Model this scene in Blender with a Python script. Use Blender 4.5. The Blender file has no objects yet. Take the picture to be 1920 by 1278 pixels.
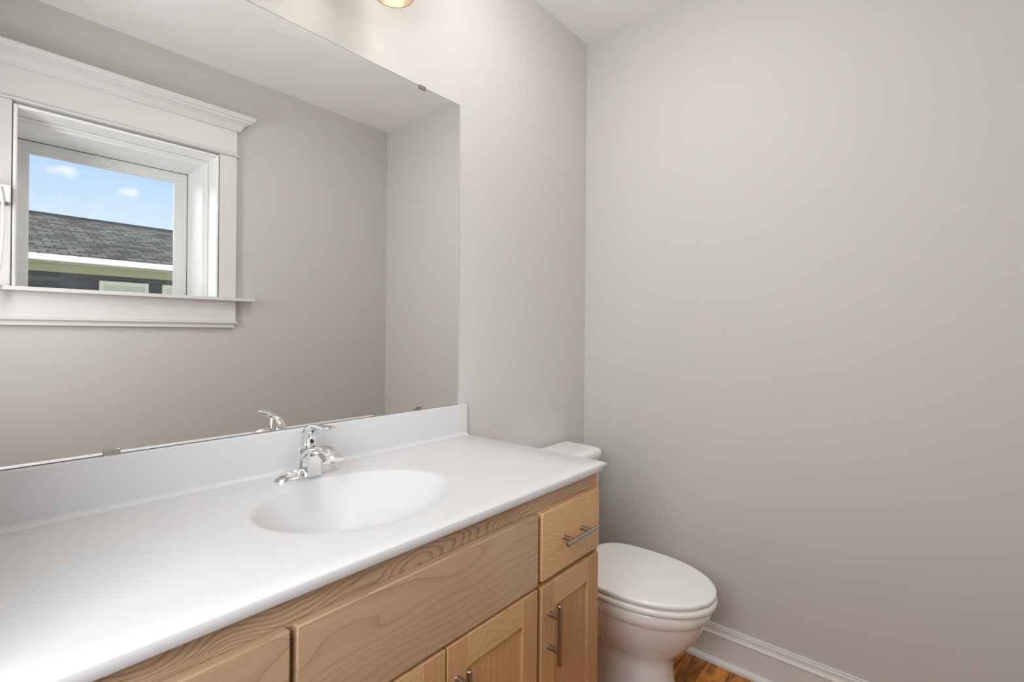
import bpy, bmesh, math, random
from mathutils import Vector, Matrix
PI = math.pi
C = bpy.context.scene.collection
SC = bpy.context.scene

# ------------------------------------------------------------------ camera
# the long mirror wall is the plane y = 0 (room at y < 0), the right wall is x = 0, the floor z = 0
cam_d = bpy.data.cameras.new('camera')
cam = bpy.data.objects.new('camera', cam_d); C.objects.link(cam)
cam_d.sensor_width = 36; cam_d.lens = 911.99 / 1920 * 36
cam_d.shift_y = -17.87 / 1920
cam_d.clip_start = 0.02
yaw, pitch, roll = -0.8643, 0.0028, 0.0083
fwd = Vector((-math.sin(yaw) * math.cos(pitch), math.cos(yaw) * math.cos(pitch), math.sin(pitch)))
rt = Vector((math.cos(yaw), math.sin(yaw), 0)); up = rt.cross(fwd)
r2 = rt * math.cos(roll) + up * math.sin(roll); u2 = -rt * math.sin(roll) + up * math.cos(roll)
mat = Matrix((r2, u2, -fwd)).transposed().to_4x4()
mat.translation = Vector((-1.9458, -1.2143, 1.2539))
cam.matrix_world = mat
SC.camera = cam

# ------------------------------------------------------------------ view, sky, sun, fill light
SC.view_settings.view_transform = 'Standard'; SC.view_settings.look = 'None'
SC.view_settings.gamma = 1; SC.view_settings.use_curve_mapping = False
SC.view_settings.exposure = 0.43
SC.cycles.max_bounces = 16; SC.cycles.diffuse_bounces = 8; SC.cycles.glossy_bounces = 8
SC.cycles.transparent_max_bounces = 16

world = bpy.data.worlds.new('sky'); SC.world = world; world.use_nodes = True
nt = world.node_tree; nt.nodes.clear()
def N(t, **kw):
    n = nt.nodes.new(t)
    for k, v in kw.items(): setattr(n, k, v)
    return n
def L(a, b): nt.links.new(a, b)
out = N('ShaderNodeOutputWorld'); bg = N('ShaderNodeBackground'); L(bg.outputs[0], out.inputs[0])
tc = N('ShaderNodeTexCoord'); sep = N('ShaderNodeSeparateXYZ'); L(tc.outputs['Generated'], sep.inputs[0])
ramp = N('ShaderNodeValToRGB'); L(sep.outputs['Z'], ramp.inputs[0])
e = ramp.color_ramp.elements
e[0].position = 0.0; e[0].color = (0.78, 0.88, 0.97, 1)
e[1].position = 1.0; e[1].color = (0.16, 0.36, 0.85, 1)
for p, c in ((0.16, (0.68, 0.82, 0.97)), (0.27, (0.44, 0.66, 0.97))):
    k = ramp.color_ramp.elements.new(p); k.color = (*c, 1)
# two small fair-weather clouds
nz = N('ShaderNodeTexNoise'); nz.inputs['Scale'].default_value = 34; nz.inputs['Detail'].default_value = 4
L(tc.outputs['Generated'], nz.inputs['Vector'])
prev = ramp.outputs[0]
for (dx, dy, dz, w, h) in ((0.1134, -0.9657, 0.2337, 0.019, 0.0085), (0.1884, -0.958, 0.2163, 0.014, 0.0065)):
    sub = N('ShaderNodeVectorMath', operation='SUBTRACT'); L(tc.outputs['Generated'], sub.inputs[0]); sub.inputs[1].default_value = (dx, dy, dz)
    mul = N('ShaderNodeVectorMath', operation='MULTIPLY'); L(sub.outputs[0], mul.inputs[0]); mul.inputs[1].default_value = (1 / w, 1 / w, 1 / h)
    ln = N('ShaderNodeVectorMath', operation='LENGTH'); L(mul.outputs[0], ln.inputs[0])
    ad = N('ShaderNodeMath', operation='MULTIPLY_ADD'); L(nz.outputs[0], ad.inputs[0]); ad.inputs[1].default_value = 2.2; L(ln.outputs['Value'], ad.inputs[2])
    mr = N('ShaderNodeMapRange'); L(ad.outputs[0], mr.inputs[0]); mr.inputs[1].default_value = 1.35; mr.inputs[2].default_value = 2.25
    mr.inputs[3].default_value = 0.8; mr.inputs[4].default_value = 0.0
    mx = N('ShaderNodeMix', data_type='RGBA'); L(mr.outputs[0], mx.inputs[0]); L(prev, mx.inputs[6]); mx.inputs[7].default_value = (0.95, 0.95, 0.96, 1)
    prev = mx.outputs[2]
# broad sky glow added out of the mirror's view to brighten the window reveal
dt = N('ShaderNodeVectorMath', operation='DOT_PRODUCT'); L(tc.outputs['Generated'], dt.inputs[0]); dt.inputs[1].default_value = Vector((-0.58, -0.42, 0.72)).normalized()
hz = N('ShaderNodeMapRange', interpolation_type='SMOOTHSTEP'); L(dt.outputs['Value'], hz.inputs[0]); hz.inputs[1].default_value = 0.55; hz.inputs[2].default_value = 1.0; hz.inputs[3].default_value = 0; hz.inputs[4].default_value = 1
hm = N('ShaderNodeMix', data_type='RGBA', blend_type='ADD'); L(hz.outputs[0], hm.inputs[0]); L(prev, hm.inputs[6]); hm.inputs[7].default_value = (10.5, 10.4, 10.2, 1)
L(hm.outputs[2], bg.inputs[0]); bg.inputs[1].default_value = 0.955

def light(name, kind, loc, energy, color=(1, 1, 1), **kw):
    d = bpy.data.lights.new(name, kind); d.energy = energy; d.color = color
    for k, v in kw.items(): setattr(d, k, v)
    o = bpy.data.objects.new(name, d); C.objects.link(o); o.location = loc
    return o
def aim(o, d): o.rotation_euler = Vector(d).to_track_quat('-Z', 'Y').to_euler()
# sun: from behind this house, on the front of the neighbouring one
sun = light('sun', 'SUN', (-6, 8, 9), 1.75, (1, 0.95, 0.86), angle=0.02)
aim(sun, (0.45, -0.52, -0.72))
# added fill light at the doorway where the camera stands
hall = light('hall_fill', 'AREA', (-2.22, -0.96, 1.56), 13.2, (0.98, 0.99, 1.0), shape='RECTANGLE', size=0.5, size_y=0.95)
aim(hall, (1, 0.22, -0.07))

# ------------------------------------------------------------------ materials
def new_mat(name):
    m = bpy.data.materials.new(name); m.use_nodes = True
    return m, m.node_tree, m.node_tree.nodes['Principled BSDF']
def plain(name, col, rough=0.5, metal=0.0, bump=0.0, bscale=200, var=0.0, spec=0.5, coat=0.0):
    m, t, b = new_mat(name)
    b.inputs['Base Color'].default_value = (*col, 1); b.inputs['Roughness'].default_value = rough
    b.inputs['Metallic'].default_value = metal; b.inputs['Specular IOR Level'].default_value = spec
    b.inputs['Coat Weight'].default_value = coat
    tcn = t.nodes.new('ShaderNodeTexCoord')
    nn = t.nodes.new('ShaderNodeTexNoise'); nn.inputs['Scale'].default_value = bscale; nn.inputs['Detail'].default_value = 3
    t.links.new(tcn.outputs['Object'], nn.inputs['Vector'])
    if bump:
        bp = t.nodes.new('ShaderNodeBump'); bp.inputs['Strength'].default_value = bump; bp.inputs['Distance'].default_value = 0.002
        t.links.new(nn.outputs[0], bp.inputs['Height']); t.links.new(bp.outputs[0], b.inputs['Normal'])
    if var:
        mp = t.nodes.new('ShaderNodeMapRange'); t.links.new(nn.outputs[0], mp.inputs[0])
        mp.inputs[3].default_value = 1 - var; mp.inputs[4].default_value = 1 + var
        vm = t.nodes.new('ShaderNodeVectorMath'); vm.operation = 'SCALE'; vm.inputs[0].default_value = col
        t.links.new(mp.outputs[0], vm.inputs['Scale']); t.links.new(vm.outputs[0], b.inputs['Base Color'])
    return m
def wood(name, base, dark, axis='X', seed=0.0, ring=26.0, amp=0.16, line=0.55, rough=0.38, stretch=0.28):
    """procedural timber: long growth-ring lines wandering into cathedrals, fine pores and a slow tone drift; axis = grain"""
    m, t, b = new_mat(name)
    n = t.nodes; k = t.links.new
    tcn = n.new('ShaderNodeTexCoord'); mp = n.new('ShaderNodeMapping')
    k(tcn.outputs['Object'], mp.inputs[0])
    if axis == 'Z': mp.inputs['Rotation'].default_value = (0, PI / 2, 0)
    mp.inputs['Location'].default_value = (seed * 3.7, seed * 1.3, seed * 2.1)
    st = n.new('ShaderNodeMapping'); k(mp.outputs[0], st.inputs[0]); st.inputs['Scale'].default_value = (stretch * 6, 5, 6)
    n1 = n.new('ShaderNodeTexNoise'); n1.inputs['Scale'].default_value = 1.0; n1.inputs['Detail'].default_value = 2; k(st.outputs[0], n1.inputs['Vector'])
    sp = n.new('ShaderNodeSeparateXYZ'); k(mp.outputs[0], sp.inputs[0])
    ma = n.new('ShaderNodeMath'); ma.operation = 'MULTIPLY_ADD'; k(n1.outputs[0], ma.inputs[0]); ma.inputs[1].default_value = amp * 2; k(sp.outputs['Z'], ma.inputs[2])
    mr = n.new('ShaderNodeMath'); mr.operation = 'MULTIPLY'; k(ma.outputs[0], mr.inputs[0]); mr.inputs[1].default_value = ring
    fr = n.new('ShaderNodeMath'); fr.operation = 'FRACT'; k(mr.outputs[0], fr.inputs[0])
    rp = n.new('ShaderNodeValToRGB'); k(fr.outputs[0], rp.inputs[0])
    el = rp.color_ramp.elements
    el[0].position = 0.0; el[0].color = (0.15, 0.15, 0.15, 1); el[1].position = 1.0; el[1].color = (1, 1, 1, 1)
    q = el.new(0.55); q.color = (0.1, 0.1, 0.1, 1); q = el.new(0.9); q.color = (0.45, 0.45, 0.45, 1)
    fs = n.new('ShaderNodeMapping'); k(mp.outputs[0], fs.inputs[0]); fs.inputs['Scale'].default_value = (9, 220, 260)
    n2 = n.new('ShaderNodeTexNoise'); n2.inputs['Scale'].default_value = 1; n2.inputs['Detail'].default_value = 3; k(fs.outputs[0], n2.inputs['Vector'])
    n3 = n.new('ShaderNodeTexNoise'); n3.inputs['Scale'].default_value = 3.0; k(mp.outputs[0], n3.inputs['Vector'])
    a1 = n.new('ShaderNodeMath'); a1.operation = 'MULTIPLY'; k(rp.outputs[0], a1.inputs[0]); a1.inputs[1].default_value = line
    a2 = n.new('ShaderNodeMath'); a2.operation = 'MULTIPLY_ADD'; k(n2.outputs[0], a2.inputs[0]); a2.inputs[1].default_value = 0.5; k(a1.outputs[0], a2.inputs[2])
    a3 = n.new('ShaderNodeMath'); a3.operation = 'MULTIPLY_ADD'; k(n3.outputs[0], a3.inputs[0]); a3.inputs[1].default_value = 0.6; k(a2.outputs[0], a3.inputs[2])
    a4 = n.new('ShaderNodeMapRange'); k(a3.outputs[0], a4.inputs[0]); a4.inputs[1].default_value = 0.35; a4.inputs[2].default_value = 1.25
    mx = n.new('ShaderNodeMix'); mx.data_type = 'RGBA'; k(a4.outputs[0], mx.inputs[0])
    mx.inputs[6].default_value = (*base, 1); mx.inputs[7].default_value = (*dark, 1)
    k(mx.outputs[2], b.inputs['Base Color']); b.inputs['Roughness'].default_value = rough
    bp = n.new('ShaderNodeBump'); bp.inputs['Strength'].default_value = 0.05; bp.inputs['Distance'].default_value = 0.001
    k(n2.outputs[0], bp.inputs['Height']); k(bp.outputs[0], b.inputs['Normal'])
    return m

M = {}
M['paint'] = plain('wall_paint', (0.60, 0.586, 0.567), 0.75, bump=0.06, bscale=260, spec=0.25)
M['ceiling'] = plain('ceiling_paint', (0.88, 0.875, 0.865), 0.9, bump=0.5, bscale=120, spec=0.1)
M['trim'] = plain('white_trim_paint', (0.72, 0.712, 0.70), 0.42)
M['marble'] = plain('cultured_marble', (0.63, 0.63, 0.64), 0.32, var=0.012, bscale=4, spec=0.3)
M['porcelain'] = plain('porcelain', (0.87, 0.87, 0.865), 0.09, coat=0.3)
M['seat'] = plain('seat_plastic', (0.86, 0.855, 0.85), 0.22)
M['chrome'] = plain('chrome', (0.86, 0.86, 0.86), 0.06, metal=1)
M['nickel'] = plain('brushed_nickel', (0.42, 0.395, 0.36), 0.26, metal=1)
M['dark'] = plain('dark_gap', (0.02, 0.02, 0.02), 0.6)
M['rubber'] = plain('black_weatherstrip', (0.025, 0.025, 0.025), 0.7)
M['mirror'] = plain('silvered_glass', (0.87, 0.875, 0.865), 0.0, metal=1)
M['glassedge'] = plain('ground_glass_edge', (0.80, 0.82, 0.80), 0.3)
M['edge_dark'] = plain('mirror_border', (0.10, 0.10, 0.095), 0.35)  # dark strip along the mirror's top and bottom edges
M['vinyl'] = plain('white_vinyl', (0.80, 0.80, 0.80), 0.4)
M['trim_lit'] = plain('reveal_lit_white', (0.90, 0.90, 0.90), 0.45)  # trim paint lightened in the reveal: its light is put into the colour
M['white'] = plain('white_plastic', (0.86, 0.86, 0.85), 0.35)
M['maple_h'] = wood('maple_horizontal', (0.50, 0.345, 0.22), (0.31, 0.185, 0.103), 'X', 1.0, ring=46, amp=0.15, line=0.5)
M['maple_rail'] = wood('maple_rail', (0.61, 0.435, 0.285), (0.22, 0.12, 0.062), 'X', 2.6, ring=120, amp=0.16, line=0.85, stretch=0.5)
M['maple_h2'] = wood('maple_drawer', (0.66, 0.42, 0.215), (0.40, 0.22, 0.10), 'X', 4.3, ring=62, amp=0.10, stretch=1.1, line=0.45)
M['maple_v'] = wood('maple_vertical', (0.57, 0.335, 0.165), (0.37, 0.185, 0.08), 'Z', 3.1, ring=60, amp=0.05, line=0.3, stretch=0.15)
M['maple_p'] = wood('maple_panel', (0.57, 0.335, 0.165), (0.38, 0.19, 0.08), 'Z', 6.2, ring=44, amp=0.06, line=0.3, stretch=0.2)

# hardwood floor boards running along x
def floor_mat():
    m, t, b = new_mat('oak_floor_boards'); n = t.nodes; k = t.links.new
    tcn = n.new('ShaderNodeTexCoord')
    br = n.new('ShaderNodeTexBrick'); k(tcn.outputs['Object'], br.inputs['Vector'])
    br.inputs['Scale'].default_value = 1; br.inputs['Brick Width'].default_value = 0.9; br.inputs['Row Height'].default_value = 0.083
    br.inputs['Mortar Size'].default_value = 0.0012; br.inputs['Color1'].default_value = (0, 0, 0, 1); br.inputs['Color2'].default_value = (1, 1, 1, 1)
    br.inputs['Mortar'].default_value = (0.5, 0.5, 0.5, 1)
    off = n.new('ShaderNodeVectorMath'); off.operation = 'MULTIPLY_ADD'; k(br.outputs['Color'], off.inputs[0]); off.inputs[1].default_value = (3, 5, 2); k(tcn.outputs['Object'], off.inputs[2])
    mp = n.new('ShaderNodeMapping'); k(off.outputs[0], mp.inputs[0]); mp.inputs['Scale'].default_value = (2.2, 9, 1)
    nn = n.new('ShaderNodeTexNoise'); nn.inputs['Scale'].default_value = 1.4; nn.inputs['Detail'].default_value = 3; nn.inputs['Distortion'].default_value = 0.6; k(mp.outputs[0], nn.inputs['Vector'])
    mu = n.new('ShaderNodeMath'); mu.operation = 'MULTIPLY'; k(nn.outputs[0], mu.inputs[0]); mu.inputs[1].default_value = 9
    fr = n.new('ShaderNodeMath'); fr.operation = 'PINGPONG'; k(mu.outputs[0], fr.inputs[0]); fr.inputs[1].default_value = 1
    rp = n.new('ShaderNodeValToRGB'); k(fr.outputs[0], rp.inputs[0])
    rp.color_ramp.elements[0].color = (0.60, 0.24, 0.043, 1); rp.color_ramp.elements[1].color = (0.23, 0.075, 0.013, 1); rp.color_ramp.elements[1].position = 0.95
    v = n.new('ShaderNodeMapRange'); k(br.outputs['Color'], v.inputs[0]); v.inputs[3].default_value = 0.65; v.inputs[4].default_value = 1.25
    sc = n.new('ShaderNodeVectorMath'); sc.operation = 'SCALE'; k(rp.outputs[0], sc.inputs[0]); k(v.outputs[0], sc.inputs['Scale'])
    mx = n.new('ShaderNodeMix'); mx.data_type = 'RGBA'; k(br.outputs['Fac'], mx.inputs[0]); k(sc.outputs[0], mx.inputs[6]); mx.inputs[7].default_value = (0.05, 0.02, 0.008, 1)
    k(mx.outputs[2], b.inputs['Base Color']); b.inputs['Roughness'].default_value = 0.25
    return m
M['floor'] = floor_mat()

def shingle_mat():
    m, t, b = new_mat('asphalt_shingles'); n = t.nodes; k = t.links.new
    tcn = n.new('ShaderNodeTexCoord')
    br = n.new('ShaderNodeTexBrick'); k(tcn.outputs['UV'], br.inputs['Vector']); br.inputs['Scale'].default_value = 1
    br.inputs['Brick Width'].default_value = 0.22; br.inputs['Row Height'].default_value = 0.14; br.inputs['Mortar Size'].default_value = 0.012
    br.inputs['Color1'].default_value = (0.022, 0.0215, 0.02, 1); br.inputs['Color2'].default_value = (0.082, 0.080, 0.0735, 1); br.inputs['Mortar'].default_value = (0.008, 0.008, 0.0075, 1)
    nn = n.new('ShaderNodeTexNoise'); nn.inputs['Scale'].default_value = 3.5; nn.inputs['Detail'].default_value = 5; k(tcn.outputs['UV'], nn.inputs['Vector'])
    mp = n.new('ShaderNodeMapRange'); k(nn.outputs[0], mp.inputs[0]); mp.inputs[3].default_value = 0.6; mp.inputs[4].default_value = 1.4
    sc = n.new('ShaderNodeVectorMath'); sc.operation = 'SCALE'; k(br.outputs['Color'], sc.inputs[0]); k(mp.outputs[0], sc.inputs['Scale'])
    k(sc.outputs[0], b.inputs['Base Color']); b.inputs['Roughness'].default_value = 0.95; b.inputs['Specular IOR Level'].default_value = 0.1
    return m
M['shingle'] = shingle_mat()
M['siding'] = plain('grey_lap_siding', (0.085, 0.086, 0.084), 0.8, var=0.1, bscale=30, bump=0.1, spec=0.2)
M['soffit'] = plain('sage_soffit', (0.35, 0.34, 0.21), 0.8)
M['gutter'] = plain('white_gutter', (0.82, 0.81, 0.78), 0.5)
M['cream'] = plain('cream_trim', (0.62, 0.60, 0.48), 0.7)
M['blind'] = plain('cream_window_blind', (0.5, 0.49, 0.40), 0.6)
M['ground'] = plain('pale_bounce_ground', (0.50, 0.49, 0.47), 0.95, var=0.06, bscale=8)  # unseen ground, made pale to bounce light up into the window reveal

def pane_mat():
    m = bpy.data.materials.new('window_glass'); m.use_nodes = True; t = m.node_tree; t.nodes.clear(); n = t.nodes; k = t.links.new
    o = n.new('ShaderNodeOutputMaterial'); mx = n.new('ShaderNodeMixShader'); tr = n.new('ShaderNodeBsdfTransparent'); gl = n.new('ShaderNodeBsdfGlossy')
    tr.inputs[0].default_value = (0.97, 0.98, 0.975, 1); gl.inputs['Roughness'].default_value = 0.0
    fz = n.new('ShaderNodeFresnel'); fz.inputs[0].default_value = 1.45
    k(fz.outputs[0], mx.inputs[0]); k(tr.outputs[0], mx.inputs[1]); k(gl.outputs[0], mx.inputs[2]); k(mx.outputs[0], o.inputs[0])
    return m
M['pane'] = pane_mat()
def shade_mat():
    m = bpy.data.materials.new('cream_frosted_glass'); m.use_nodes = True; t = m.node_tree; t.nodes.clear(); n = t.nodes; k = t.links.new
    o = n.new('ShaderNodeOutputMaterial'); mx = n.new('ShaderNodeMixShader'); tl = n.new('ShaderNodeBsdfTranslucent'); df = n.new('ShaderNodeBsdfDiffuse')
    tl.inputs[0].default_value = (0.70, 0.63, 0.48, 1); df.inputs[0].default_value = (0.36, 0.325, 0.25, 1); mx.inputs[0].default_value = 0.55
    gl = n.new('ShaderNodeBsdfGlossy'); gl.inputs['Roughness'].default_value = 0.15; m2 = n.new('ShaderNodeMixShader'); m2.inputs[0].default_value = 0.05
    k(df.outputs[0], mx.inputs[1]); k(tl.outputs[0], mx.inputs[2]); k(mx.outputs[0], m2.inputs[1]); k(gl.outputs[0], m2.inputs[2]); k(m2.outputs[0], o.inputs[0])
    return m
M['shade'] = shade_mat()
def emit_mat(name, col, s):
    m = bpy.data.materials.new(name); m.use_nodes = True; t = m.node_tree; t.nodes.clear()
    o = t.nodes.new('ShaderNodeOutputMaterial'); e_ = t.nodes.new('ShaderNodeEmission'); e_.inputs[0].default_value = (*col, 1); e_.inputs[1].default_value = s
    t.links.new(e_.outputs[0], o.inputs[0]); return m
M['lens'] = emit_mat('fill_dome_glow', (1.0, 0.97, 0.93), 11.8)  # glow of the fill dome added on the ceiling
M['bulb'] = emit_mat('lit_bulb', (1.0, 0.89, 0.73), 9.5)

# ------------------------------------------------------------------ mesh helpers
def box(bm, x0, x1, y0, y1, z0, z1):
    x0, x1 = sorted((x0, x1)); y0, y1 = sorted((y0, y1)); z0, z1 = sorted((z0, z1))
    v = [bm.verts.new(p) for p in ((x0, y0, z0), (x1, y0, z0), (x1, y1, z0), (x0, y1, z0), (x0, y0, z1), (x1, y0, z1), (x1, y1, z1), (x0, y1, z1))]
    for f in ((0, 3, 2, 1), (4, 5, 6, 7), (0, 1, 5, 4), (1, 2, 6, 5), (2, 3, 7, 6), (3, 0, 4, 7)): bm.faces.new([v[i] for i in f])
    return bm
def loft(bm, rings, caps=(True, True), closed=True):
    R = [[bm.verts.new(p) for p in r] for r in rings]; n = len(R[0])
    for a, b in zip(R, R[1:]):
        for i in range(n if closed else n - 1):
            j = (i + 1) % n; bm.faces.new((a[i], a[j], b[j], b[i]))
    if caps[0]: bm.faces.new(list(reversed(R[0])))
    if caps[1]: bm.faces.new(R[-1])
    return R
def prism_x(bm, prof, x0, x1, miter0=0.0, miter1=0.0):
    """extrude a (y, z) profile along x; miter = extra length per unit of -y projection (crown returns)"""
    y0 = max(p[0] for p in prof)
    loft(bm, [[(x0 - miter0 * (y0 - y), y, z) for y, z in prof], [(x1 + miter1 * (y0 - y), y, z) for y, z in prof]])
    return bm
def prism_y(bm, prof, y0, y1):
    loft(bm, [[(x, y0, z) for x, z in prof], [(x, y1, z) for x, z in prof]]); return bm
def tube(bm, pts, rads, n=12, caps=(True, True), flat=1.0):
    """sweep a circle (squashed by flat in the second direction) along pts"""
    pts = [Vector(p) for p in pts]; rings = []
    if not hasattr(rads, '__len__'): rads = [rads] * len(pts)
    ref = None
    for i, p in enumerate(pts):
        t = (pts[min(i + 1, len(pts) - 1)] - pts[max(i - 1, 0)]).normalized()
        if ref is None:
            ref = Vector((0, 0, 1)) if abs(t.z) < 0.9 else Vector((1, 0, 0))
        a = (ref - t * ref.dot(t)).normalized(); b = t.cross(a); ref = a
        rings.append([p + (a * math.cos(2 * PI * k / n) * flat + b * math.sin(2 * PI * k / n)) * rads[i] for k in range(n)])
    loft(bm, rings, caps)
    return bm
def lathe(bm, prof, cx=0, cy=0, n=32, caps=(False, False)):
    loft(bm, [[(cx + r * math.cos(2 * PI * k / n), cy + r * math.sin(2 * PI * k / n), z) for k in range(n)] for r, z in prof], caps)
    return bm
def obj(name, bm, m, parent=None, bevel=0.0, seg=2, ang=35, sub=0):
    bmesh.ops.recalc_face_normals(bm, faces=bm.faces[:])
    for f in bm.faces: f.smooth = True
    for ed in bm.edges:
        if len(ed.link_faces) == 2 and ed.calc_face_angle(0) > math.radians(ang): ed.smooth = False
    me = bpy.data.meshes.new(name); bm.to_mesh(me); bm.free()
    me.materials.append(M[m] if isinstance(m, str) else m)
    o = bpy.data.objects.new(name, me); C.objects.link(o)
    if parent: o.parent = parent
    if bevel:
        b = o.modifiers.new('bevel', 'BEVEL'); b.width = bevel; b.segments = seg; b.limit_method = 'ANGLE'; b.angle_limit = math.radians(40)
        b.harden_normals = False
    if sub:
        s = o.modifiers.new('sub', 'SUBSURF'); s.levels = sub; s.render_levels = sub
    return o
def B(): return bmesh.new()
def bx(*a): return box(bmesh.new(), *a)
def tag(o, label, cat, group=None):
    o['label'] = label; o['category'] = cat
    if group: o['group'] = group
    return o
def thing(name, label, cat, loc=(0, 0, 0), group=None):
    o = bpy.data.objects.new(name, None); C.objects.link(o); o.location = loc; o.empty_display_size = 0.05
    return tag(o, label, cat, group)
def part(name, bm, m, root, **kw):
    """a part modelled in world coordinates and hung under its thing"""
    bmesh.ops.translate(bm, vec=-Vector(world_of(root)), verts=bm.verts[:])
    return obj(name, bm, m, root, **kw)
def world_of(o):
    v = Vector((0, 0, 0))
    while o: v += o.location; o = o.parent
    return v
def struct(name, bm, m, parent=None, **kw):
    o = obj(name, bm, m, parent, **kw)
    if not parent: o['kind'] = 'structure'
    return o

# ------------------------------------------------------------------ dimensions
H = 2.602            # ceiling
YB = -1.583          # face of the window wall
XL = -2.03           # face of the left wall
ZC = 0.908           # counter top
def vy(y): return -(y + 0.012)     # depth measured in the mirror -> real y
WX0, WX1, WZ0, WZ1 = -1.768, -1.030, ZC + 0.5146, ZC + 1.243   # window opening
WT = 0.46            # thickness of the window wall

# ------------------------------------------------------------------ room shell
struct('floor', bx(-3.6, 0.12, YB - 0.75, 0.12, -0.08, 0), 'floor')
struct('ceiling', bx(-3.6, 0.12, YB - 0.75, 0.12, H, H + 0.08), 'ceiling')
struct('wall_front', bx(-3.6, 0.12, 0, 0.12, 0, H), 'paint')
struct('wall_right', bx(0, 0.12, YB - 0.75, 0, 0, H), 'paint')
b = B()
box(b, XL - 0.12, WX0, YB - WT, YB, 0, H); box(b, WX1, 0, YB - WT, YB, 0, H)
box(b, WX0, WX1, YB - WT, YB, 0, WZ0); box(b, WX0, WX1, YB - WT, YB, WZ1, H)
struct('wall_back', b, 'paint')
DY0, DY1, DZ = -1.51, -0.57, 2.30
b = B()
box(b, XL - 0.12, XL, DY1, 0, 0, H); box(b, XL - 0.12, XL, YB, DY0, 0, H); box(b, XL - 0.12, XL, DY0, DY1, DZ, H)
struct('wall_left', b, 'paint')
struct('wall_hall_far', bx(-3.6, -3.48, YB - 0.75, 0, 0, H), 'paint')
struct('wall_hall_end', bx(-3.48, XL - 0.12, YB - 0.75, YB - 0.63, 0, H), 'paint')
b = B()
for y0, y1, z0, z1 in ((DY0 - 0.07, DY0, 0, DZ + 0.07), (DY1, DY1 + 0.07, 0, DZ + 0.07), (DY0, DY1, DZ, DZ + 0.07)):
    box(b, XL, XL + 0.016, y0, y1, z0, z1)
struct('trim_1', b, 'trim', bevel=0.002)

# baseboards: cap moulding, flat board, quarter-round shoe
base_prof = [(0, 0), (0.0145, 0), (0.0145, 0.1015), (0.0165, 0.104), (0.0165, 0.1085), (0.012, 0.113), (0.0095, 0.121), (0.0095, 0.131), (0.0070, 0.1345), (0.0070, 0.139), (0.0045, 0.1405), (0, 0.1405)]
shoe_prof = [(0.0145, 0), (0.031, 0), (0.031, 0.006), (0.0295, 0.011), (0.026, 0.0155), (0.0205, 0.0185), (0.0145, 0.0195)]
def base_y(pr): return [(-d, z) for d, z in pr]
b = B(); prism_y(b, base_y(base_prof), YB, 0); o = struct('baseboard_right', b, 'trim')
b = B(); prism_y(b, base_y(shoe_prof), YB + 0.0145, -0.0145); struct('trim_2', b, 'trim')
b = B(); prism_x(b, [(-d, z) for d, z in base_prof], -0.780, -0.0166); struct('baseboard_front', b, 'trim')
b = B(); prism_x(b, [(YB + d, z) for d, z in base_prof], XL, -0.0166); struct('baseboard_back', b, 'trim')

# ------------------------------------------------------------------ window in the back wall (seen in the mirror)
win = bpy.data.objects.new('window_1', None); C.objects.link(win); win.location = ((WX0 + WX1) / 2, YB, WZ0); win['kind'] = 'structure'
CF = YB + 0.019      # face of the flat casing
cw = 0.0855
b = bx(WX1 + 0.004, WX1 + cw, YB, CF, WZ0, WZ1 + 0.012); part('casing', b, 'trim', win, bevel=0.0015)
b = bx(WX0 - cw, WX0 - 0.004, YB, CF, WZ0, WZ1 + 0.012); part('casing', b, 'trim', win, bevel=0.0015)
b = bx(WX0 - cw - 0.013, WX1 + cw + 0.013, YB, YB + 0.032, WZ1 + 0.0125, WZ1 + 0.0215); part('fillet', b, 'trim', win, bevel=0.003)
b = bx(WX0 - cw, WX1 + cw, YB, CF, WZ1 + 0.022, ZC + 1.392); part('head_board', b, 'trim', win, bevel=0.001)
z0 = ZC + 1.390
crown = [(0, 0), (-0.026, 0), (-0.031, 0.004), (-0.032, 0.010), (-0.036, 0.0125), (-0.0375, 0.020), (-0.0445, 0.030), (-0.056, 0.0385), (-0.068, 0.043), (-0.0685, 0.050), (-0.080, 0.054), (-0.082, 0.062), (-0.086, 0.066), (-0.086, 0.073), (0, 0.073)]
b = B(); prism_x(b, [(YB - d, z0 + z) for d, z in crown], WX0 - cw, WX1 + cw)
b.free(); b = B()
loft(b, [[(s * 0 + (WX0 - cw + 0.017 + d), YB - d, z0 + z) for d, z in crown] for s in (0,)] + [[(WX1 + cw - 0.017 - d, YB - d, z0 + z) for d, z in crown]])
part('cornice', b, 'trim', win, ang=25)
b = bx(WX0 - cw - 0.084, WX1 + cw + 0.084, YB - 0.005, YB + 0.058, WZ0 - 0.017, WZ0); part('stool', b, 'trim', win, bevel=0.003)
b = bx(WX0 - 0.02, WX1 + 0.02, YB - WT + 0.02, YB - 0.005, WZ0 - 0.017, WZ0 - 0.0005); part('sill_board', b, 'trim_lit', win)
apz = WZ0 - 0.017
b = bx(WX0 - cw, WX1 + cw, YB, CF, apz - 0.103, apz); part('apron', b, 'trim', win, bevel=0.001)
am = [(0, 0), (0.020, 0), (0.020, 0.004), (0.0155, 0.008), (0.0165, 0.0165), (0.0235, 0.022), (0.0285, 0.0225), (0.0285, 0.0335), (0, 0.0335)]
b = B(); loft(b, [[(WX0 - cw - 0.020 + d, YB + 0, 0) for d, z in am]] and
               [[(WX0 - cw + 0.024 - d, YB + d, apz - 0.1365 + z) for d, z in am], [(WX1 + cw - 0.024 + d, YB + d, apz - 0.1365 + z) for d, z in am]])
part('apron_moulding', b, 'trim', win, ang=25)
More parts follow.
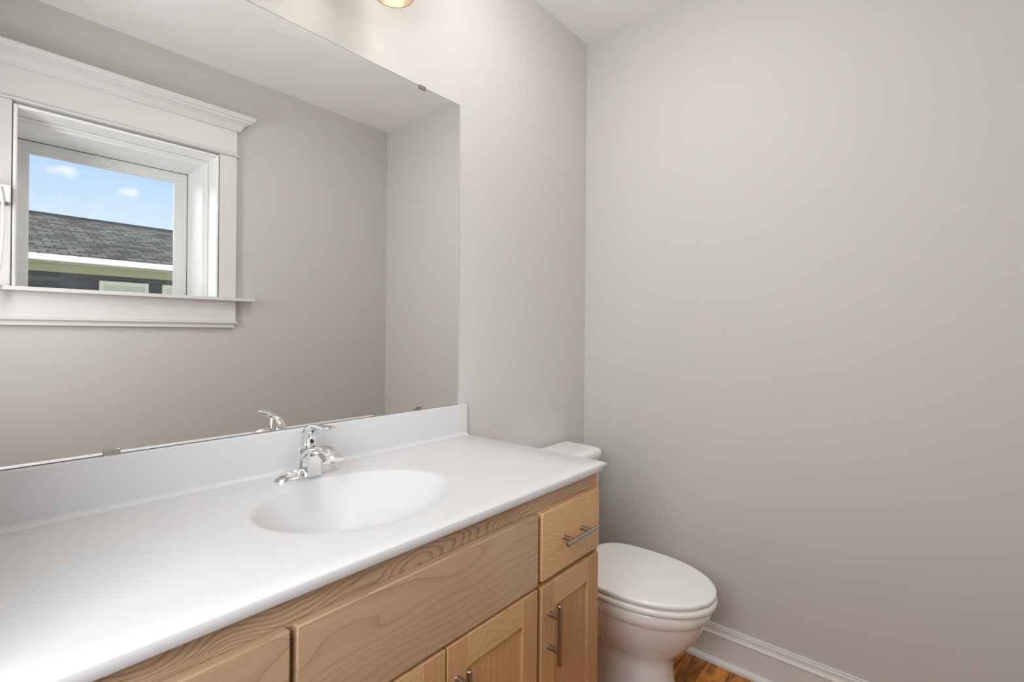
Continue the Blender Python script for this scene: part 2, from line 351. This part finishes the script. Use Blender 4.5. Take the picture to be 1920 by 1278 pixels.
# deep lined reveal: outer liner with a bead, step, inner liner
y1, y2, y3 = YB - 0.147, YB - 0.385, YB - 0.425
b = B()
def ring_liner(bm, x0, x1, z0, z1, t, ya, yb_, sill=False):
    box(bm, x0, x0 + t, ya, yb_, z0, z1); box(bm, x1 - t, x1, ya, yb_, z0, z1); box(bm, x0 + t, x1 - t, ya, yb_, z1 - t, z1)
ring_liner(b, WX0 - 0.001, WX1 + 0.001, WZ0, WZ1 + 0.001, 0.0045, YB + 0.001, y1)
part('outer_reveal', b, 'trim_lit', win)
b = B(); ring_liner(b, WX0, WX1, WZ0, WZ1, 0.012, YB - 0.003, YB + 0.022)
part('reveal_bead', b, 'trim_lit', win, bevel=0.004)
b = B(); ring_liner(b, WX0, WX1, WZ0, WZ1, 0.024, y1, y2); part('inner_reveal', b, 'trim_lit', win, bevel=0.001)
b = B(); ring_liner(b, WX0 + 0.0045, WX1 - 0.0045, WZ0, WZ1 - 0.0045, 0.008, y1, y1 + 0.028); part('stop_bead', b, 'trim_lit', win, bevel=0.002)
# sash
sx0, sx1, sz0, sz1 = WX0 + 0.0265, WX1 - 0.0265, WZ0 - 0.0005, WZ1 - 0.0265
gx0, gx1, gz0, gz1 = sx0 + 0.045, sx1 - 0.053, sz0 + 0.012, sz1 - 0.048
b = B()
box(b, sx0, gx0, y3, y2, sz0, sz1); box(b, gx1, sx1, y3, y2, sz0, sz1); box(b, gx0, gx1, y3, y2, gz1, sz1); box(b, gx0, gx1, y3, y2, sz0, gz0)
sash = part('sash', b, 'vinyl', win)
b = B()
for (xa, xb, za, zb) in ((gx0, gx0 + 0.008, gz0, gz1), (gx1 - 0.008, gx1, gz0, gz1), (gx0 + 0.008, gx1 - 0.008, gz1 - 0.008, gz1)):
    box(b, xa, xb, y2 - 0.018, y2 - 0.006, za, zb)
part('glazing_bead', b, 'white', sash)
part('pane', bx(gx0, gx1, y2 - 0.024, y2 - 0.020, gz0, gz1), 'pane', sash)
b = B()
box(b, sx0 - 0.0025, sx1 + 0.0025, y2 - 0.004, y2 + 0.002, sz1, sz1 + 0.0025)
box(b, sx1, sx1 + 0.0025, y2 - 0.004, y2 + 0.002, sz0 + 0.001, sz1)
part('weatherstrip', b, 'rubber', win)
# outer nailing frame closing the wall around the sash
b = B(); ring_liner(b, WX0, WX1, WZ0 - 0.0, WZ1, 0.024, y2 - 0.002, YB - WT); box(b, WX0, WX1, y3, YB - WT - 0.03, WZ0 - 0.03, WZ0 - 0.0008)
part('frame', b, 'vinyl', win)

# white bracket with a hanging cord loop at the left casing
br = thing('cord_bracket', 'white square bracket with a hanging white cord loop on the left window casing', 'bracket', (-1.806, CF, ZC + 0.868))
b = bx(-1.842, -1.7755, CF, CF + 0.048, ZC + 0.838, ZC + 0.905); part('block', b, 'white', br, bevel=0.003)
b = B(); lathe(b, [(0.0, ZC + 0.829), (0.011, ZC + 0.829), (0.0125, ZC + 0.832), (0.0125, ZC + 0.8385)], -1.790, CF + 0.018, 20, (False, True)); part('screw_cap', b, 'nickel', br)
pts = [(-1.806, 0.893), (-1.799, 0.85), (-1.7955, 0.785), (-1.797, 0.70), (-1.802, 0.607), (-1.812, 0.52), (-1.824, 0.462), (-1.840, 0.440), (-1.856, 0.462), (-1.868, 0.52), (-1.877, 0.607), (-1.880, 0.70), (-1.878, 0.785), (-1.865, 0.85), (-1.845, 0.893)]
b = B(); tube(b, [(x, CF + 0.053, ZC + z) for x, z in pts], 0.0042, 10); part('cord_loop', b, 'white', br)

# ------------------------------------------------------------------ neighbouring house beyond the window
hs = thing('neighbor_house', 'neighbouring house with grey shingle roof, white gutter and dark lap siding outside window', 'house', (0, vy(8.4), -0.6))
hx0, hx1 = -7.0, 9.0
ez = ZC + 1.385; ridge_y = 11.3; sl = 0.333
b = B()
rz = ez + sl * (ridge_y - 8.0)
ny = 14
prof = [(8.0, ez), (ridge_y, rz), (ridge_y, rz - 0.1), (8.0, ez - 0.025)]
loft(b, [[(hx0, vy(y), z) for y, z in prof], [(hx1, vy(y), z) for y, z in prof]])
uvl = b.loops.layers.uv.new('UVMap')
for f in b.faces:
    for lp in f.loops: lp[uvl].uv = (lp.vert.co.x, (lp.vert.co.y) * 1.054)
part('roof', b, 'shingle', hs)
b = B(); prof2 = [(ridge_y, rz - 0.1), (ridge_y, rz), (14.6, ez), (14.6, ez - 0.1)]
loft(b, [[(hx0, vy(y), z) for y, z in prof2], [(hx1, vy(y), z) for y, z in prof2]]); part('rear_roof', b, 'shingle', hs)
b = B(); box(b, hx0, hx1, vy(ridge_y - 0.08), vy(ridge_y + 0.08), rz - 0.04, rz + 0.02); part('ridge_cap', b, plain('ridge_cap', (0.10, 0.10, 0.10), 0.9, spec=0.1), hs)
b = B(); box(b, hx0, hx1, vy(7.93), vy(8.02), ez - 0.095, ez - 0.012); part('gutter', b, 'gutter', hs, bevel=0.01)
b = B(); box(b, hx0, hx1, vy(8.02), vy(8.38), ez - 0.118, ez - 0.098); box(b, hx0, hx1, vy(8.345), vy(8.38), ez - 0.215, ez - 0.118)
part('soffit', b, 'soffit', hs)
b = B(); zz = ez - 0.17; 
rows = []
z = zz
while z > -0.6:
    zl = max(z - 0.125, -0.6)
    loft(b, [[(hx0, vy(8.40), z), (hx0, vy(8.375), zl), (hx0, vy(8.45), zl), (hx0, vy(8.45), z)], [(hx1, vy(8.40), z), (hx1, vy(8.375), zl), (hx1, vy(8.45), zl), (hx1, vy(8.45), z)]])
    z = zl
part('siding', b, 'siding', hs)
for wx0, wx1 in ((-0.400, 0.215), (0.40, 1.02), (-2.3, -1.55)):
    wz1 = ZC + 1.088; wz0 = wz1 - 0.95; fr = 0.055
    b = B(); yf0, yf1 = vy(8.345), vy(8.40)
    box(b, wx0, wx0 + fr, yf0, yf1, wz0, wz1); box(b, wx1 - fr, wx1, yf0, yf1, wz0, wz1); box(b, wx0 + fr, wx1 - fr, yf0, yf1, wz1 - fr, wz1); box(b, wx0 + fr, wx1 - fr, yf0, yf1, wz0, wz0 + fr)
    w_ = part('window', b, 'cream', hs, bevel=0.004)
    part('pane', bx(wx0 + fr, wx1 - fr, vy(8.372), vy(8.376), wz0 + fr, wz1 - fr), 'blind', w_)
struct('ground', bx(-20, 20, -30, YB - WT - 0.05, -0.7, -0.6), 'ground')

# ------------------------------------------------------------------ vanity cabinet
FX0, FX1 = -2.004, -0.785
FY = -0.533; DF = -0.552
vc = thing('vanity_cabinet', 'maple shaker vanity cabinet with bar pulls under white countertop', 'cabinet', ((FX0 + FX1) / 2, -0.27, 0))
ZB = 0.105; ZT = ZC - 0.0205
b = B(); box(b, FX1 - 0.016, FX1, FY + 0.019, -0.003, 0, ZT); box(b, FX0, FX0 + 0.016, FY + 0.019, -0.003, 0, ZT)
box(b, FX0 + 0.016, FX1 - 0.016, -0.012, -0.003, ZB, ZT); box(b, FX0 + 0.016, FX1 - 0.016, FY + 0.019, -0.012, ZB, ZB + 0.016)
part('carcass', b, 'maple_v', vc)
part('toe_kick', bx(FX0 + 0.016, FX1 - 0.016, FY + 0.075, FY + 0.087, 0, ZB), 'maple_h', vc)
part('top_rail', bx(FX0 + 0.038, FX1 - 0.038, FY, FY + 0.019, ZT - 0.075, ZT), 'maple_rail', vc)
part('bottom_rail', bx(FX0 + 0.038, FX1 - 0.038, FY, FY + 0.019, ZB, ZB + 0.04), 'maple_rail', vc)
part('middle_rail', bx(FX0 + 0.038, FX1 - 0.038, FY, FY + 0.019, ZC - 0.255, ZC - 0.20), 'maple_rail', vc)
for xa, xb in ((FX0, FX0 + 0.038), (FX1 - 0.038, FX1)):
    part('stile', bx(xa, xb, FY, FY + 0.019, ZB, ZT), 'maple_v', vc, bevel=0.0006)
for xc in (-1.0655, -1.6285):
    part('stile', bx(xc - 0.022, xc + 0.022, FY + 0.0004, FY + 0.019, ZB + 0.04, ZT - 0.075), 'maple_v', vc)

def bar_pull(parent, cx, cz, vertical, face):
    """brushed bar pull: rod on two posts; one mesh"""
    b = B(); hl = 0.0685; hp = 0.038; yb = face - 0.031; r = 0.0058
    P = (lambda t: (cx, yb, cz + t)) if vertical else (lambda t: (cx + t, yb, cz))
    tube(b, [P(-hl), P(-hl + 0.0012), P(hl - 0.0012), P(hl)], [r - 0.001, r, r, r - 0.001], 20)
    for s in (-hp, hp):
        p = P(s); tube(b, [(p[0], face + 0.0002, p[2]), (p[0], face - 0.001, p[2]), (p[0], yb, p[2])], [0.0064, 0.0056, 0.0056], 16)
    return part('bar_pull', b, 'nickel', parent, ang=30)
def slab(name, x0, x1, z0, z1, m):
    b = B(); box(b, x0, x1, DF, FY - 0.0005, z0, z1)
    return part(name, b, m, vc, bevel=0.0022, seg=2)
def door(x0, x1, z0, z1, seed):
    sw = 0.052; rw = 0.060
    b = B()
    box(b, x0, x0 + sw, DF, FY - 0.0005, z0, z1); box(b, x1 - sw, x1, DF, FY - 0.0005, z0, z1)
    d = part('door', b, 'maple_v', vc, bevel=0.0016)
    part('rail', bx(x0 + sw, x1 - sw, DF + 0.0003, FY - 0.0008, z1 - rw, z1 - 0.0004), 'maple_h2', d, bevel=0.0008)
    part('rail', bx(x0 + sw, x1 - sw, DF + 0.0003, FY - 0.0008, z0 + 0.0004, z0 + rw), 'maple_h2', d, bevel=0.0008)
    part('panel', bx(x0 + sw - 0.004, x1 - sw + 0.004, DF + 0.008, FY - 0.003, z0 + rw - 0.004, z1 - rw + 0.004), 'maple_p', d)
    return d
d1 = slab('drawer', -1.058, -0.8055, ZC - 0.2205, ZC - 0.0645, 'maple_h2'); bar_pull(d1, -0.9325, ZC - 0.144, False, DF)
slab('false_front', -1.623, -1.0715, ZC - 0.2235, ZC - 0.064, 'maple_h')
d2 = slab('drawer', -1.980, -1.6325, ZC - 0.2205, ZC - 0.0645, 'maple_h'); bar_pull(d2, -1.806, ZC - 0.144, False, DF)
ZD0 = 0.125
d = door(-1.058, -0.8085, ZD0, ZC - 0.2333, 1); bar_pull(d, -1.0305, ZC - 0.340, True, DF)
d = door(-1.343, -1.0735, ZD0, ZC - 0.2300, 2); bar_pull(d, -1.318, ZC - 0.3365, True, DF)
d = door(-1.622, -1.3475, ZD0, ZC - 0.2300, 3); bar_pull(d, -1.373, ZC - 0.3365, True, DF)
d = door(-1.980, -1.6355, ZD0, ZC - 0.2333, 4); bar_pull(d, -1.663, ZC - 0.340, True, DF)

# ------------------------------------------------------------------ vanity top with moulded basin
TX0, TX1, TY0, TY1 = XL + 0.002, -0.780, -0.560, -0.001
vt = thing('countertop', 'white cultured marble countertop with moulded oval basin on the maple cabinet', 'countertop', ((TX0 + TX1) / 2, -0.28, ZC))
bcx, bcy, ba, bb_ = -1.370, -0.302, 0.206, 0.168
angs = [2 * PI * k / 128 for k in range(128)]
for cx_, cy_ in ((TX0, TY0), (TX1, TY0), (TX1, TY1), (TX0, TY1)): angs.append(math.atan2(cy_ - bcy, cx_ - bcx) % (2 * PI))
angs = sorted(angs)
def rect_hit(a, ins=0.0):
    dx, dy = math.cos(a), math.sin(a); t = 1e9
    if dx > 1e-9: t = min(t, (TX1 - ins - bcx) / dx)
    if dx < -1e-9: t = min(t, (TX0 + ins - bcx) / dx)
    if dy > 1e-9: t = min(t, (TY1 - ins - bcy) / dy)
    if dy < -1e-9: t = min(t, (TY0 + ins - bcy) / dy)
    return bcx + t * dx, bcy + t * dy
def ell(a, s):
    dx, dy = math.cos(a), math.sin(a); t = 1 / math.sqrt((dx / ba) ** 2 + (dy / bb_) ** 2)
    return bcx + t * dx * s, bcy + t * dy * s
rings = []
bowl = [(0.10, -0.122), (0.16, -0.1215), (0.28, -0.117), (0.40, -0.107), (0.52, -0.0925), (0.64, -0.0745), (0.75, -0.0555), (0.84, -0.0385), (0.90, -0.0260), (0.94, -0.0165), (0.965, -0.0100), (0.985, -0.0055), (1.003, -0.0022), (1.022, -0.0005), (1.045, 0.0)]
for s, dz in bowl: rings.append([(*ell(a, s), ZC + dz) for a in angs])
def lerp_ring(t):
    o_ = []
    for a in angs:
        e_ = ell(a, 1.045); r_ = rect_hit(a, 0.0025); o_.append((e_[0] + (r_[0] - e_[0]) * t, e_[1] + (r_[1] - e_[1]) * t, ZC))
    return o_
rings += [lerp_ring(0.35), lerp_ring(0.7), lerp_ring(1.0)]
rings.append([(*rect_hit(a, 0.0007), ZC - 0.0008) for a in angs])
rings.append([(*rect_hit(a), ZC - 0.003) for a in angs])
rings.append([(*rect_hit(a), ZC - 0.0175) for a in angs])
rings.append([(*rect_hit(a, 0.002), ZC - 0.0195) for a in angs])
rings.append([(*ell(a, 1.10), ZC - 0.0195) for a in angs])
under = [(1.05, -0.022), (0.96, -0.04), (0.85, -0.06), (0.70, -0.085), (0.45, -0.118), (0.10, -0.134)]
for s, dz in under: rings.append([(*ell(a, s), ZC + dz) for a in angs])
b = B(); R = loft(b, rings, (False, False))
n_ = len(angs)
for i in range(n_): b.faces.new((R[-1][i], R[-1][(i + 1) % n_], R[0][(i + 1) % n_], R[0][i]))
part('basin_slab', b, 'marble', vt, ang=60)
prof = [(-0.001, ZC - 0.001), (-0.001, ZC + 0.1015), (-0.0175, ZC + 0.1015), (-0.0193, ZC + 0.1007), (-0.020, ZC + 0.099), (-0.0205, ZC + 0.012)]
for k in range(1, 7):
    a = PI / 2 * k / 6; prof.append((-0.0205 - 0.012 * (1 - math.cos(a)), ZC + 0.012 * (1 - math.sin(a)) + 0.0002))
prof.append((-0.0325, ZC - 0.001))
b = B(); prism_x(b, prof, TX0, TX1 + 0.0002); part('backsplash', b, 'marble', vt, ang=50)
b = B(); lathe(b, [(0.0, ZC - 0.1185), (0.012, ZC - 0.1185), (0.0165, ZC - 0.1205), (0.0235, ZC - 0.1195), (0.0245, ZC - 0.1220), (0.0245, ZC - 0.138)], bcx, bcy, 32, (False, True)); part('drain', b, 'chrome', vt)

# ------------------------------------------------------------------ faucet
fx, fy = -1.3735, -0.084
fa = thing('faucet', 'chrome single lever basin faucet on the white countertop', 'faucet', (fx, fy, ZC))
def F(x, s, z): return (fx + x, fy - s, ZC + z)         # s = forward, towards the basin
# base: long boat-shaped plate with pointed tips and a crowned top
def boat(L_, W, z, e=1.0, n=48):
    r = []
    for k in range(n):
        a = 2 * PI * k / n; c_, s_ = math.cos(a), math.sin(a)
        x = L_ * (abs(c_) ** 0.9) * (1 if c_ >= 0 else -1); w = W * abs(s_) ** 1.15 * (1 if s_ >= 0 else -1)
        r.append(F(x, w, z))
    return r
b = B(); loft(b, [boat(0.0800, 0.0285, 0.0002), boat(0.0805, 0.029, 0.003), boat(0.077, 0.0275, 0.007), boat(0.066, 0.0245, 0.0145), boat(0.050, 0.0205, 0.021), boat(0.034, 0.0165, 0.025)])
part('base_plate', b, 'chrome', fa, ang=50)
# body: leaning column that flows into the hooded spout
def oval(x0, s0, z0, rx, rs, tilt=0.0, n=28):
    r = []
    for k in range(n):
        a = 2 * PI * k / n; u = rs * math.sin(a)
        r.append(F(x0 + rx * math.cos(a), s0 + u * math.cos(tilt), z0 + u * math.sin(tilt)))
    return r
b = B(); loft(b, [oval(0, 0.000, 0.004, 0.0290, 0.0285), oval(0, -0.001, 0.016, 0.0262, 0.0255), oval(0, -0.002, 0.035, 0.0238, 0.0230), oval(0, -0.002, 0.053, 0.0222, 0.0218, -0.06), oval(0, -0.002, 0.0655, 0.0212, 0.0212, -0.1), oval(0, -0.002, 0.0662, 0.0200, 0.0200, -0.1)])
body = part('body', b, 'chrome', fa, ang=60)
def swept(cs, ws, top, bot, n=32):
    rg = []
    for i, ((s, z), w, ht, hb) in enumerate(zip(cs, ws, top, bot)):
        t0 = Vector(cs[max(i - 1, 0)]); t1 = Vector(cs[min(i + 1, len(cs) - 1)]); t = (t1 - t0).normalized(); nrm = Vector((-t[1], t[0]))
        r = []
        for k in range(n):
            a = 2 * PI * k / n; v = math.sin(a); v *= ht if v > 0 else hb
            r.append(F(w * math.cos(a), s + nrm[0] * v, z + nrm[1] * v))
        rg.append(r)
    return rg
# spout: arched hood, wide and shell-like
sp_c = [(0.002, 0.040), (0.016, 0.054), (0.034, 0.0635), (0.054, 0.0685), (0.074, 0.0705), (0.092, 0.0690), (0.107, 0.0635), (0.118, 0.0545)]
b = B(); loft(b, swept(sp_c, [0.0200, 0.0222, 0.0240, 0.0252, 0.0256, 0.0256, 0.0250, 0.0240], [0.014, 0.014, 0.013, 0.0125, 0.0125, 0.012, 0.0115, 0.0105], [0.014, 0.013, 0.009, 0.007, 0.006, 0.006, 0.006, 0.006]))
part('spout', b, 'chrome', fa, ang=60)
b = B(); tube(b, [F(0, 0.104, 0.0620), F(0, 0.1065, 0.0485)], [0.0105, 0.0105], 20); part('aerator', b, 'nickel', fa)
# front of the column under the spout
b = B(); loft(b, [[F(x * f_, s_, z_) for s_, z_, f_ in ((0.004, 0.004, 1.15), (0.036, 0.004, 1.1), (0.034, 0.020, 1.0), (0.0345, 0.040, 1.0), (0.040, 0.056, 1.05), (0.030, 0.062, 1.0), (0.004, 0.056, 1.0))] for x in (-0.0180, 0.0180)])
part('spout_column', b, 'chrome', fa, bevel=0.003)
# lever handle: thick cap sweeping up and forward into a flat paddle
hc = [(-0.002, 0.0670), (-0.002, 0.0690), (-0.001, 0.0800), (0.003, 0.0940), (0.0105, 0.1065), (0.022, 0.1150), (0.037, 0.1200), (0.054, 0.1226), (0.072, 0.1243), (0.088, 0.1256), (0.099, 0.1262), (0.105, 0.1260)]
hw = [0.0200, 0.0214, 0.0210, 0.0196, 0.0172, 0.0142, 0.0120, 0.0118, 0.0136, 0.0155, 0.0150, 0.0085]
hh = [0.0200, 0.0212, 0.0205, 0.0182, 0.0148, 0.0108, 0.0078, 0.0060, 0.0048, 0.0042, 0.0036, 0.0018]
b = B(); loft(b, swept(hc, hw, hh, hh)); hd = part('lever_handle', b, 'chrome', fa, ang=60)
b = B(); tube(b, [F(0, 0.0185, 0.0850), F(0, 0.0235, 0.0835)], [0.0045, 0.0038], 16); part('temperature_button', b, 'dark', hd)

# ------------------------------------------------------------------ mirror
MX0, MX1, MZ0, MZ1 = XL + 0.010, -0.8105, ZC + 0.1017, ZC + 1.1156
mi = thing('wall_mirror', 'wide frameless mirror standing on the backsplash', 'mirror', ((MX0 + MX1) / 2, 0, MZ0))
part('glass_edge', bx(MX0, MX1, -0.0056, -0.0008, MZ0, MZ1), 'glassedge', mi)
b = B(); vs = [b.verts.new(p) for p in ((MX0 + 0.0012, -0.006, MZ0 + 0.0015), (MX1 - 0.0012, -0.006, MZ0 + 0.0015), (MX1 - 0.0012, -0.006, MZ1 - 0.0014), (MX0 + 0.0012, -0.006, MZ1 - 0.0014))]
b.free()
b = bx(MX0 + 0.0012, MX1 - 0.0012, -0.006, -0.0056, MZ0 + 0.0015, MZ1 - 0.0014); part('reflective_glass', b, 'mirror', mi)
part('dark_border', bx(MX0, MX1, -0.0059, -0.0056, MZ0, MZ0 + 0.0015), 'edge_dark', mi); part('dark_border', bx(MX0, MX1, -0.0059, -0.0056, MZ1 - 0.0014, MZ1), 'edge_dark', mi)
def clip(cx_, z, up_):
    s = 1 if up_ else -1
    b = B(); box(b, cx_ - 0.0135, cx_ + 0.0135, -0.0095, -0.0062, z - s * 0.0095, z + s * 0.0015); box(b, cx_ - 0.0135, cx_ + 0.0135, -0.0095, -0.0008, z + s * 0.0003, z + s * 0.0022)
    part('mirror_clip', b, 'nickel', mi, bevel=0.001)
for cx_ in (-1.7295, -0.9815): clip(cx_, MZ0 + 0.0015, False)
for cx_ in (-1.7295, -0.974): clip(cx_, MZ1, True)

# ------------------------------------------------------------------ vanity light above the mirror
LY = -0.122
vl = thing('vanity_light', 'wall light with lit cream glass bell shades above the mirror', 'light fixture', (-1.36, 0, 2.33))
b = bx(-1.60, -1.12, -0.022, 0, 2.305, 2.385); part('back_plate', b, 'nickel', vl, bevel=0.006)
for lx in (-1.168, -1.36, -1.552):
    b = B(); tube(b, [(lx, -0.02, 2.345), (lx, -0.06, 2.352), (lx, -0.10, 2.348), (lx, LY, 2.33), (lx, LY, 2.305)], [0.008, 0.008, 0.008, 0.009, 0.016], 16)
    part('arm', b, 'nickel', vl, ang=50)
    zr = 2.157
    outer = [(0.055, zr), (0.0545, zr + 0.006), (0.049, zr + 0.03), (0.043, zr + 0.06), (0.038, zr + 0.09), (0.032, zr + 0.12), (0.024, zr + 0.142), (0.016, zr + 0.150)]
    inner = [(r - 0.003, z) for r, z in outer]
    b = B(); R = loft(b, [[(lx + r * math.cos(2 * PI * k / 40), LY + r * math.sin(2 * PI * k / 40), z) for k in range(40)] for r, z in list(reversed(outer)) + inner], (False, False))
    sh = part('shade', b, 'shade', vl, ang=70)
    b = B(); lathe(b, [(0.001, zr + 0.006), (0.009, zr + 0.0075), (0.018, zr + 0.013), (0.0235, zr + 0.022), (0.0255, zr + 0.036), (0.0235, zr + 0.054), (0.0175, zr + 0.075), (0.013, zr + 0.092), (0.012, zr + 0.115)], lx, LY, 20, (True, True))
    part('bulb', b, 'bulb', sh)

# glowing dome added on the ceiling as fill light, out of view
GX, GY = -0.85, -0.56
cl = thing('ceiling_fill_dome', 'added unseen white glowing dome on the ceiling for fill light', 'fill light', (GX, GY, H))
b = B(); lathe(b, [(0.205, H), (0.205, H - 0.012), (0.200, H - 0.016)], GX, GY, 36); part('rim', b, 'nickel', cl)
b = B(); lathe(b, [(0.200 * math.cos(PI / 2 * k / 8) + 0.0005, H - 0.014 - 0.075 * math.sin(PI / 2 * k / 8)) for k in range(9)], GX, GY, 32, (False, True)); part('dome', b, 'lens', cl)

# ------------------------------------------------------------------ toilet
tx = -0.381
to = thing('toilet', 'white two-piece toilet with closed lid between vanity and right wall', 'toilet', (tx, -0.35, 0))
def egg(hw, yf, yb_, ym, z, eb=3.4, ef=2.05, n=72):
    """egg plan: half width hw, front tip yf, back yb_, widest at ym"""
    r = []
    for k in range(n):
        a = 2 * PI * k / n; c_, s_ = math.cos(a), math.sin(a)
        ex = ef if s_ < 0 else eb
        x = hw * abs(c_) ** (2 / ex) * (1 if c_ >= 0 else -1)
        y = abs(s_) ** (2 / ex) * ((yf - ym) if s_ < 0 else (yb_ - ym))
        r.append((tx + x, ym + y, z))
    return r
# bowl with rim band, belly and pedestal
b = B()
loft(b, [egg(0.102, -0.600, -0.300, -0.455, 0.0, 2.6, 2.6), egg(0.102, -0.600, -0.300, -0.455, 0.012, 2.6, 2.6), egg(0.093, -0.588, -0.305, -0.45, 0.05, 2.6, 2.6),
         egg(0.087, -0.580, -0.305, -0.445, 0.11, 2.6, 2.6), egg(0.085, -0.578, -0.305, -0.445, 0.165, 2.6, 2.5), egg(0.089, -0.586, -0.30, -0.44, 0.193, 2.6, 2.4),
         egg(0.106, -0.606, -0.27, -0.43, 0.213, 2.8, 2.2), egg(0.128, -0.634, -0.245, -0.43, 0.245, 3, 2.1), egg(0.148, -0.660, -0.23, -0.43, 0.282, 3.2, 2.05),
         egg(0.163, -0.679, -0.21, -0.44, 0.318, 3.4, 2.05), egg(0.170, -0.689, -0.22, -0.45, 0.345, 3.4, 2.05), egg(0.1715, -0.691, -0.22, -0.45, 0.350, 3.4, 2.05),
         egg(0.176, -0.697, -0.22, -0.45, 0.353, 3.4, 2.05), egg(0.1785, -0.701, -0.22, -0.45, 0.372, 3.4, 2.05), egg(0.179, -0.702, -0.22, -0.45, 0.388, 3.4, 2.05),
         egg(0.175, -0.698, -0.22, -0.45, 0.393, 3.4, 2.05)])
part('bowl', b, 'porcelain', to, ang=60)
# narrow rear foot with the trapway bulging on both flanks, and the rear deck under the tank
b = B(); loft(b, [egg(0.082, -0.42, -0.10, -0.27, 0.0, 4, 3), egg(0.082, -0.42, -0.10, -0.27, 0.012, 4, 3), egg(0.060, -0.41, -0.12, -0.27, 0.05, 4, 3), egg(0.055, -0.40, -0.12, -0.27, 0.2, 4, 3), egg(0.07, -0.40, -0.10, -0.25, 0.31, 4, 3)])
part('rear_foot', b, 'porcelain', to, ang=60)
for s in (-1, 1):
    b = B(); tube(b, [(tx + s * 0.045, -0.45, 0.215), (tx + s * 0.056, -0.40, 0.235), (tx + s * 0.060, -0.34, 0.225), (tx + s * 0.060, -0.29, 0.18), (tx + s * 0.058, -0.255, 0.12), (tx + s * 0.052, -0.22, 0.07), (tx + s * 0.045, -0.17, 0.05)], [0.018, 0.030, 0.036, 0.037, 0.036, 0.033, 0.025], 20)
    part('trapway', b, 'porcelain', to, ang=60)
b = B(); loft(b, [egg(0.135, -0.34, -0.022, -0.18, 0.30, 5, 3), egg(0.155, -0.36, -0.022, -0.18, 0.345, 5, 3), egg(0.172, -0.38, -0.020, -0.18, 0.385, 5, 3), egg(0.172, -0.38, -0.020, -0.18, 0.392, 5, 3)])
part('rear_deck', b, 'porcelain', to, ang=60)
# seat ring (closed plan) and lid
def slab_egg(bm, hw, yf, yb_, ym, z0, z1, r):
    pr = [(r, z0), (r * 0.3, z0 + r * 0.3), (0, z0 + r), (0, z1 - r), (r * 0.3, z1 - r * 0.3), (r, z1), (r * 2.5, z1 + 0.0006)]
    loft(bm, [egg(hw - d, yf + d, yb_ - d, ym, z) for d, z in pr])
b = B(); slab_egg(b, 0.1855, -0.7185, -0.235, -0.455, 0.3955, 0.4165, 0.007); part('seat', b, 'seat', to, ang=60)
b = B(); slab_egg(b, 0.1835, -0.7155, -0.240, -0.455, 0.4205, 0.4375, 0.006); part('lid', b, 'seat', to, ang=60)
for s in (-1, 1):
    b = B(); tube(b, [(tx + s * 0.075 - 0.025, -0.232, 0.413), (tx + s * 0.075 + 0.025, -0.232, 0.413)], 0.013, 16); box(b, tx + s * 0.075 - 0.022, tx + s * 0.075 + 0.022, -0.245, -0.219, 0.392, 0.408)
    part('hinge', b, 'seat', to)
# tank and tank lid
def rrect(hw, y0, y1, r, z, bow=0.0, n=8):
    pts = []
    for cx_, cy_, a0 in ((tx + hw - r, y1 - 0.012, 0), (tx - hw + r, y1 - 0.012, PI / 2), (tx - hw + r, y0 + r, PI), (tx + hw - r, y0 + r, 1.5 * PI)):
        rr = 0.012 if cy_ == y1 - 0.012 else r
        for k in range(n + 1):
            a = a0 + PI / 2 * k / n
            ccx = cx_ if rr == r else (tx + hw - rr if cx_ > tx else tx - hw + rr)
            x = ccx + rr * math.cos(a); y = cy_ + rr * math.sin(a)
            if bow and y < y0 + r + 0.001: y -= bow * max(0.0, 1 - ((x - tx) / hw) ** 2)
            pts.append((x, y, z))
    return pts
b = B(); loft(b, [rrect(0.185, -0.185, -0.018, 0.045, 0.392, 0.012), rrect(0.192, -0.190, -0.016, 0.045, 0.41, 0.012), rrect(0.203, -0.196, -0.014, 0.045, 0.6, 0.012), rrect(0.208, -0.198, -0.013, 0.045, 0.748, 0.012)])
part('tank', b, 'porcelain', to, ang=50)
b = B(); loft(b, [rrect(0.210, -0.200, -0.013, 0.045, 0.750, 0.012), rrect(0.215, -0.204, -0.010, 0.047, 0.754, 0.013), rrect(0.216, -0.205, -0.010, 0.048, 0.772, 0.013), rrect(0.213, -0.202, -0.011, 0.046, 0.781, 0.013), rrect(0.204, -0.193, -0.018, 0.042, 0.7865, 0.013), rrect(0.18, -0.17, -0.04, 0.035, 0.789, 0.012)])
part('tank_lid', b, 'porcelain', to, ang=60)
b = B(); tube(b, [(tx - 0.15, -0.208, 0.70), (tx - 0.15, -0.226, 0.70)], 0.011, 16); tube(b, [(tx - 0.15, -0.222, 0.70), (tx - 0.10, -0.228, 0.694), (tx - 0.075, -0.228, 0.690)], [0.006, 0.005, 0.0065], 12)
part('flush_lever', b, 'chrome', to)
